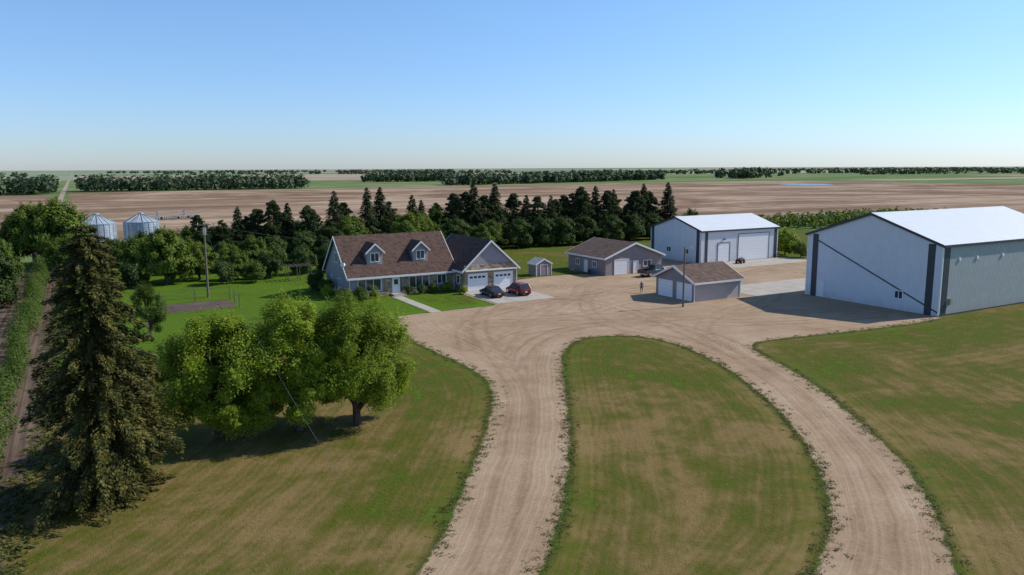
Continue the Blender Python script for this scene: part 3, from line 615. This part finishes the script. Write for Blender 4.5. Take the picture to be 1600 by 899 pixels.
# grass along the road edges
def weeds(poly,n,closed,sg=.35):
    A=poly; B=np.roll(poly,-1,0)
    if not closed: A=A[:-1];B=B[:-1]
    L=np.hypot(*(B-A).T); i=rng.choice(len(A),n,p=L/L.sum()); t=rng.uniform(size=n)[:,None]
    return A[i]+(B[i]-A[i])*t+rng.normal(size=(n,2))*sg
wp_=np.vstack([weeds(Ledge,1000,False),weeds(Redge,1000,False),weeds(isl,1500,True),weeds(np.array([(-4.2,30.),(-4.1,50.),(-3.3,58.),(-3.3,162.)]),1800,False,.5)])
n=len(wp_); k=12; idx=np.repeat(np.arange(n),k); hgt=rng.uniform(.03,.11,n); hgt[-1800:]*=2.2
P=np.column_stack([wp_[idx]+rng.normal(size=(n*k,2))*.12,hgt[idx]*.5*rng.uniform(.5,1.2,n*k)])
V,Q=leafquads(P,rng.normal(size=P.shape)*.5+[0,0,1.],hgt[idx]*.8,.35); V[:,2]=np.maximum(V[:,2],.0)
obj('roadside_grass',quadmesh('roadside_grass',V,Q,[LEAF['weed']]))
# ------------------------------------------------------------------ poles, wires, fence
U=empty('utility_pole',(15.1,114.5,0))
cyl('pole',(0,0,0),(0,0,10.9),.17,M['wood'],U,10,.11)
cyl('transformer',(.0,-.38,8.9),(.0,-.38,9.9),.24,M['chrome'],U,12); box('crossarm',-.9,.9,-.17,-.11,10.2,10.34,M['wood'],U)
for x in (-.8,0,.8): cyl('insulator',(x,-.14,10.34),(x,-.14,10.55),.05,M['white'],U,8)
U=empty('yard_light_pole',(67.5,74.7,0))
cyl('pole',(0,0,0),(0,0,7.8),.13,M['wood'],U,10,.09)
cyl('lamp_arm',(0,0,7.4),(.9,0,7.75),.03,M['chrome'],U,6); box('lamp_head',.8,1.25,-.12,.12,7.62,7.78,M['chrome'],U)
def wire(name,a,b,sag,r=.012):
    pts=[]; 
    for i in range(25):
        t=i/24; p=np.array(a)*(1-t)+np.array(b)*t; p[2]-=sag*4*t*(1-t); pts.append(p)
    V,Q=tube(pts,[r]*25,4); obj(name,quadmesh(name,V,Q,[M['wire']]))
wire('power_line',(15.1,114.36,10.5),(36,106,7.6),.7,.015)
wire('power_line',(15.1,114.36,10.5),(6,20,9.),1.3,.006)
U=empty('garden_fence',(8.5,103.9,0))
L=[(x,x+.1,y,y+.1,0,1.9) for x,y in [(0,0),(0,3.6),(0,7.3),(8.9,0),(8.9,3.6),(8.9,7.3),(4.4,7.3)]]
boxes('posts',L,M['wood'],U)
boxes('rails',[(.1,8.9,7.33,7.37,1.0,1.04),(.1,8.9,7.33,7.37,1.7,1.74),(.03,.07,.1,3.6,1.7,1.74),(8.93,8.97,.1,3.6,1.7,1.74)],M['wire'],U)
U=empty('garden_arbour',(28.6,124.5,0))
boxes('arbour_frame',[(x,x+.12,y,y+.12,0,2.3) for x in (0,1.9,3.8) for y in (0,1.8)]+[(-.2,4.1,y,y+.1,2.3,2.44) for y in (0,1.8)]+[(x,x+.08,-.3,2.2,2.441,2.55) for x in (0,.7,1.4,2.1,2.8,3.5)],M['wood'],U)
U=empty('picnic_table',(73.3,108.2,0),.2)
boxes('table',[(-.9,.9,-.38+i*.19,-.21+i*.19,.72,.76) for i in range(4)]+[(-.9,.9,s-.13,s+.13,.42,.46) for s in (-.72,.72)]+[(x,x+.08,-.8,.8,.35,.42) for x in (-.6,.55)]+[(x,x+.08,s,s+.08,0,.72) for x in (-.61,.54) for s in (-.45,.38)],M['wood'],U)
# yard clutter beside the workshop
for i,(x,y,m) in enumerate([(74.9,105.3,'blue'),(74.8,106.2,'dtrim'),(88.9,105.2,'blue')]):
    Bq=empty('oil_barrel',(x,y,0.01)); cyl('drum',(0,0,0),(0,0,.88),.29,M[m],Bq,20)
    for z in (.02,.3,.58,.86): cyl('hoop',(0,0,z-.015),(0,0,z+.015),.305,M[m],Bq,20)
Pq=empty('pallet_stack',(90.2,106.5,.01),.15)
boxes('pallets',[(-.6,.6,-.5+j*.2,-.38+j*.2,.10+k*.15,.125+k*.15) for k in range(4) for j in range(6)]+[(s,s+.09,-.5,.62,.0+k*.15,.10+k*.15) for k in range(4) for s in (-.6,-.045,.51)],M['wood'],Pq)
# field implement
U=empty('field_cultivator',(29.8,310,-.4),.35)
boxes('frame',[(-9,9,y,y+.25,1.1,1.35) for y in (-2,0,2)]+[(x,x+.2,-2,2.2,1.12,1.33) for x in (-9,-5,-1.5,1.3,5,8.8)]+[(-.1,.1,-7,-2,1.1,1.3),(-5.1,-4.9,-1,1,1.35,3.2),(4.9,5.1,-1,1,1.35,3.2),(-5,5,-.1,.1,3.0,3.2)],M['chrome'],U)
boxes('shanks',[(x,x+.08,y,y+.1,.1,1.1) for x in np.arange(-8.8,8.9,.8) for y in (-1.9,.1,2.1)],M['wire'],U)
for x in (-7,-3,3,7): cyl('wheel',(x-.2,1,.5),(x+.2,1,.5),.5,M['blk'],U,14)
# ------------------------------------------------------------------ vehicles
def loft(name,rings,m,parent,smooth=False):
    n=len(rings[0]); V=[p for r in rings for p in r]; F=[]
    for i in range(len(rings)-1):
        for k in range(n): F.append((i*n+k,i*n+(k+1)%n,(i+1)*n+(k+1)%n,(i+1)*n+k))
    F.append(tuple(range(n))[::-1]); F.append(tuple(range((len(rings)-1)*n,len(rings)*n)))
    o=obj(name,mesh(name,V,F,m,smooth=smooth),parent)
    b=o.modifiers.new('bev','BEVEL'); b.width=.03; b.segments=2; b.limit_method='ANGLE'; b.angle_limit=.6
    return o
def ring(x,w,z0,z1,t=.88): return [(x,-w*.9,z0),(x,-w,z0+.18),(x,-w,z1-.22),(x,-w*t,z1),(x,w*t,z1),(x,w,z1-.22),(x,w,z0+.18),(x,w*.9,z0)]
def wheels(P,xs,w,r):
    for i,x in enumerate(xs):
        for s in (-1,1):
            cyl('tyre',(x,s*(w-.22),r),(x,s*(w+.01),r),r,M['blk'],P,20)
            cyl('rim',(x,s*(w-.02),r),(x,s*(w+.025),r),r*.62,M['chrome'],P,12)
            cyl('wheel_arch',(x,s*(w-.3),r+.03),(x,s*(w+.004),r+.03),r*1.17,M['blk'],P,20)
def cabin(P,paint,xb0,xb1,xt0,xt1,wb,wt,zb,zt,pill=()):
    V=[(xb0,-wb,zb),(xb1,-wb,zb),(xb1,wb,zb),(xb0,wb,zb),(xt0,-wt,zt),(xt1,-wt,zt),(xt1,wt,zt),(xt0,wt,zt)]
    obj('windows',mesh('windows',V,BF,M['glass']),P)
    o=box('roof_panel',xt0-.03,xt1+.03,-wt-.02,wt+.02,zt,zt+.055,paint,P); b=o.modifiers.new('b','BEVEL'); b.width=.03; b.segments=2
    for (i,j) in ((0,4),(1,5),(2,6),(3,7)): cyl('pillar',V[i],V[j],.05,paint,P,6)
    for f in pill:
        for s in (-1,1):
            xb=xb0+(xb1-xb0)*f; xt=xt0+(xt1-xt0)*f; cyl('pillar',(xb,s*wb,zb),(xt,s*wt,zt),.045,paint,P,6)
def car(name,x,y,rz,paint,suv):
    P=empty(name,(x,y,.05),rz); w=.92; L=2.32 if suv else 2.4; zb=.98 if suv else .88
    loft('body',[ring(-L,w*.86,.38,zb-.12),ring(-L+.18,w*.96,.27,zb+.02),ring(-L+.8,w,.24,zb+.02),ring(.3,w,.24,zb),ring(1.0,w,.24,zb-.02),ring(L-.45,w*.95,.24,zb-.14),ring(L-.08,w*.84,.30,zb-.28),ring(L,w*.72,.38,zb-.36)],paint,P,True)
    if suv: cabin(P,paint,-L+.12,1.05,-L+.55,.35,.83,.66,.99,1.62,(.36,.66))
    else: cabin(P,paint,-1.75,1.0,-1.0,.2,.8,.62,.88,1.40,(.45,))
    wheels(P,(-1.42,1.45),w-.02,.36 if suv else .33)
    for s in (-1,1):
        box('tail_light',-L-.02,-L+.12,s*.62-.17,s*.62+.17,zb-.30,zb-.08,M['tail'],P); box('head_light',L-.22,L-.03,s*.6-.16,s*.6+.16,.52,.66,M['lens'],P)
        box('mirror',.62,.80,s*1.0-.10,s*1.0+.10,zb+.02,zb+.16,paint,P)
        boxes('door_handle',[(a,a+.16,s*(w+.012)-.012,s*(w+.012)+.012,zb-.27,zb-.24) for a in (-.75,.25)],M['chrome'],P)
    box('licence_plate',-L-.03,-L-.005,-.2,.2,.52,.64,M['white'],P); box('rear_bumper',-L-.05,-L+.3,-.8,.8,.30,.46,M['blk'],P); box('grille',L-.04,L+.01,-.4,.4,.45,.58,M['blk'],P)
car('parked_car',50.1,95.0,math.radians(90),M['char'],False)
car('parked_suv',54.2,94.6,math.radians(90),M['red'],True)
def pickup(name,x,y,rz,paint):
    P=empty(name,(x,y,.03),rz); w=.99
    loft('front_body',[ring(-.75,w,.42,1.14,.95),ring(1.2,w,.42,1.14,.95),ring(1.3,w,.42,1.16,.92),ring(2.6,w*.96,.42,1.08,.9),ring(2.85,w*.9,.46,.98,.88)],paint,P)
    cabin(P,paint,-.72,1.35,-.6,.75,.9,.76,1.14,1.82,(.48,))
    boxes('bed_sides',[(-2.85,-.76,-w,-w+.08,.5,1.16),(-2.85,-.76,w-.08,w,.5,1.16),(-2.93,-2.852,-w+.02,w-.02,.52,1.14)],paint,P)
    box('bed_floor',-2.84,-.77,-w+.081,w-.081,.5,.66,M['blk'],P)
    wheels(P,(-1.85,1.85),w-.01,.41)
    for s in (-1,1):
        box('tail_light',-2.95,-2.86,s*.88-.07,s*.88+.07,.75,1.08,M['tail'],P); box('head_light',2.7,2.9,s*.7-.16,s*.7+.16,.78,.95,M['lens'],P); box('mirror',.95,1.1,s*1.12-.12,s*1.12+.12,1.12,1.34,M['blk'],P)
    box('rear_bumper',-3.08,-2.94,-.9,.9,.45,.62,M['chrome'],P); box('front_bumper',2.84,2.98,-.9,.9,.42,.62,M['chrome'],P); box('grille',2.83,2.88,-.5,.5,.68,.94,M['blk'],P)
pickup('pickup_truck',83.2,99.4,math.radians(8),M['truck'])
A=empty('quad_bike',(107.8,104.0,.03),math.radians(20))
for x in (-.65,.65):
    for s in (-1,1): cyl('tyre',(x,s*.34,.3),(x,s*.58,.3),.3,M['blk'],A,16)
loft('body',[ring(-1.0,.4,.55,.78),ring(-.4,.28,.4,.86),ring(.3,.24,.4,.9),ring(.95,.42,.55,.8)],M['red'],A)
box('seat',-.55,.15,-.17,.17,.87,.99,M['blk'],A); cyl('handlebar',(.42,-.4,1.12),(.42,.4,1.12),.025,M['blk'],A,8); cyl('steering_column',(.5,0,.8),(.42,0,1.12),.04,M['blk'],A,8)
boxes('racks',[(-1.05,-.6,-.4,.4,.86,.89),(.55,1.0,-.4,.4,.90,.93)],M['wire'],A)
# ------------------------------------------------------------------ person
def person(x,y,rz):
    J={};E=[];R=[];V=[]
    def j(n,p,r,par=None):
        J[n]=len(V); V.append(p); R.append(r)
        if par: E.append((J[par],J[n]))
    j('pel',(0,0,.95),.15); j('waist',(0,0,1.08),.135,'pel'); j('chest',(0,.01,1.28),.165,'waist'); j('neckb',(0,.0,1.43),.09,'chest'); j('neck',(0,.01,1.50),.055,'neckb')
    j('jaw',(0,.03,1.57),.075,'neck'); j('head',(0,.02,1.66),.098,'jaw'); j('crown',(0,.01,1.735),.075,'head'); j('nose',(0,.125,1.635),.014,'head')
    for s,n in ((-1,'l'),(1,'r')):
        j('sh'+n,(s*.17,0,1.41),.068,'neckb'); j('ua'+n,(s*.225,.0,1.26),.052,'sh'+n); j('el'+n,(s*.25,.02,1.12),.042,'ua'+n); j('fa'+n,(s*.255,.10,.99),.036,'el'+n); j('wr'+n,(s*.25,.17,.89),.026,'fa'+n); j('palm'+n,(s*.25,.20,.83),.032,'wr'+n)
        for i in range(4):
            j('f%d%s'%(i,n),(s*.25,.18+.018*i,.785),.010,'palm'+n); j('g%d%s'%(i,n),(s*.245,.185+.018*i,.75-(.012 if i in(1,2) else 0)),.008,'f%d%s'%(i,n))
        j('t'+n,(s*.235,.245,.815),.011,'palm'+n); j('u'+n,(s*.225,.26,.785),.009,'t'+n)
        j('hip'+n,(s*.09,0,.88),.095,'pel'); j('th'+n,(s*.105,.01,.7),.078,'hip'+n); j('kn'+n,(s*.115,.02,.5),.056,'th'+n); j('ca'+n,(s*.12,-.01,.35),.055,'kn'+n); j('an'+n,(s*.12,0,.1),.036,'ca'+n); j('he'+n,(s*.12,-.03,.05),.042,'an'+n); j('to'+n,(s*.135,.17,.035),.035,'an'+n)
        j('ear'+n,(s*.098,.01,1.64),.018,'head')
    me=bpy.data.meshes.new('person'); me.from_pydata(V,E,[]); o=obj('tmp',me)
    o.modifiers.new('s','SKIN'); sv=me.skin_vertices[0].data
    for i,r in enumerate(R): sv[i].radius=(r,r)
    sv[0].use_root=True
    sb=o.modifiers.new('u','SUBSURF'); sb.levels=2; sb.render_levels=2
    dg=bpy.context.evaluated_depsgraph_get(); m2=bpy.data.meshes.new_from_object(o.evaluated_get(dg)); bpy.data.objects.remove(o)
    m2.materials.clear()
    for m in (simple('skin',(.45,.27,.19),.6),simple('blue_shirt',(.05,.16,.36),.85),simple('dark_shorts',(.03,.03,.04),.85),simple('brown_hair',(.06,.04,.025),.8),simple('shoes',(.5,.5,.5),.7)): m2.materials.append(m)
    for p in m2.polygons:
        c=p.center; k=0
        if c.z>1.70 or (c.z>1.6 and c.y<0.0): k=3
        elif 1.02<c.z<1.48 and not (abs(c.x)>.2 and c.z<1.2): k=1
        elif .52<c.z<=1.02 and abs(c.x)<.205 : k=2
        elif c.z<.09: k=4
        p.material_index=k; p.use_smooth=True
    o=obj('person',m2,loc=(x,y,.01),rot=(0,0,rz))
    for s in (-1,1): cyl('eye',(s*.035,.10,1.655),(s*.035,.113,1.655),.012,M['blk'],o,8)
    box('mouth',-.025,.025,.09,.105,1.582,1.59,M['tail'],o)
person(70.0,86.3,math.radians(150))
# ------------------------------------------------------------------ world, sun, camera
sunaz=math.radians(100); sunel=math.radians(38)
w=bpy.data.worlds.new('World'); scene.world=w; w.use_nodes=True; nt=w.node_tree; nt.nodes.clear()
sky=nd(nt,'ShaderNodeTexSky',sky_type='NISHITA',sun_disc=False,sun_elevation=sunel,sun_rotation=sunaz,altitude=300,air_density=1.0,dust_density=.3,ozone_density=1.5)
gz=nd(nt,'ShaderNodeSeparateXYZ',{0:nd(nt,'ShaderNodeTexCoord').outputs['Generated']}).outputs[2]
tint=ramp(nt,gz,[(0.0,(.62,.76,1.12)),(.05,(.66,.84,1.20)),(.2,(.78,1.0,1.26)),(.5,(.85,1.05,1.2))])
skc=mixc(nt,1.,sky.outputs[0],tint,'MULTIPLY')
bg=nd(nt,'ShaderNodeBackground',{'Color':skc,'Strength':.13}); wo=nd(nt,'ShaderNodeOutputWorld',{0:bg.outputs[0]})
sd=Vector((math.sin(sunaz)*math.cos(sunel),math.cos(sunaz)*math.cos(sunel),math.sin(sunel)))
l=bpy.data.lights.new('sun','SUN'); l.energy=5.0; l.angle=math.radians(.5); l.color=(1,.94,.84)
so=obj('sun',l,loc=(50,-50,80)); so.rotation_euler=sd.to_track_quat('Z','Y').to_euler()
scene.view_settings.view_transform='Standard'; scene.view_settings.look='None'; scene.view_settings.exposure=0
cam=bpy.data.cameras.new('camera'); cam.sensor_width=36; cam.lens=27; cam.clip_end=60000; cam.clip_start=.1
co=obj('camera',cam)
th=math.atan(187.5/1200); yaw=math.atan(675/1200)
co.matrix_world=Matrix.Translation((0,0,18))@Euler((math.pi/2-th,0,-yaw),'XYZ').to_matrix().to_4x4()@Matrix.Rotation(-math.radians(.23),4,'Z')
scene.camera=co
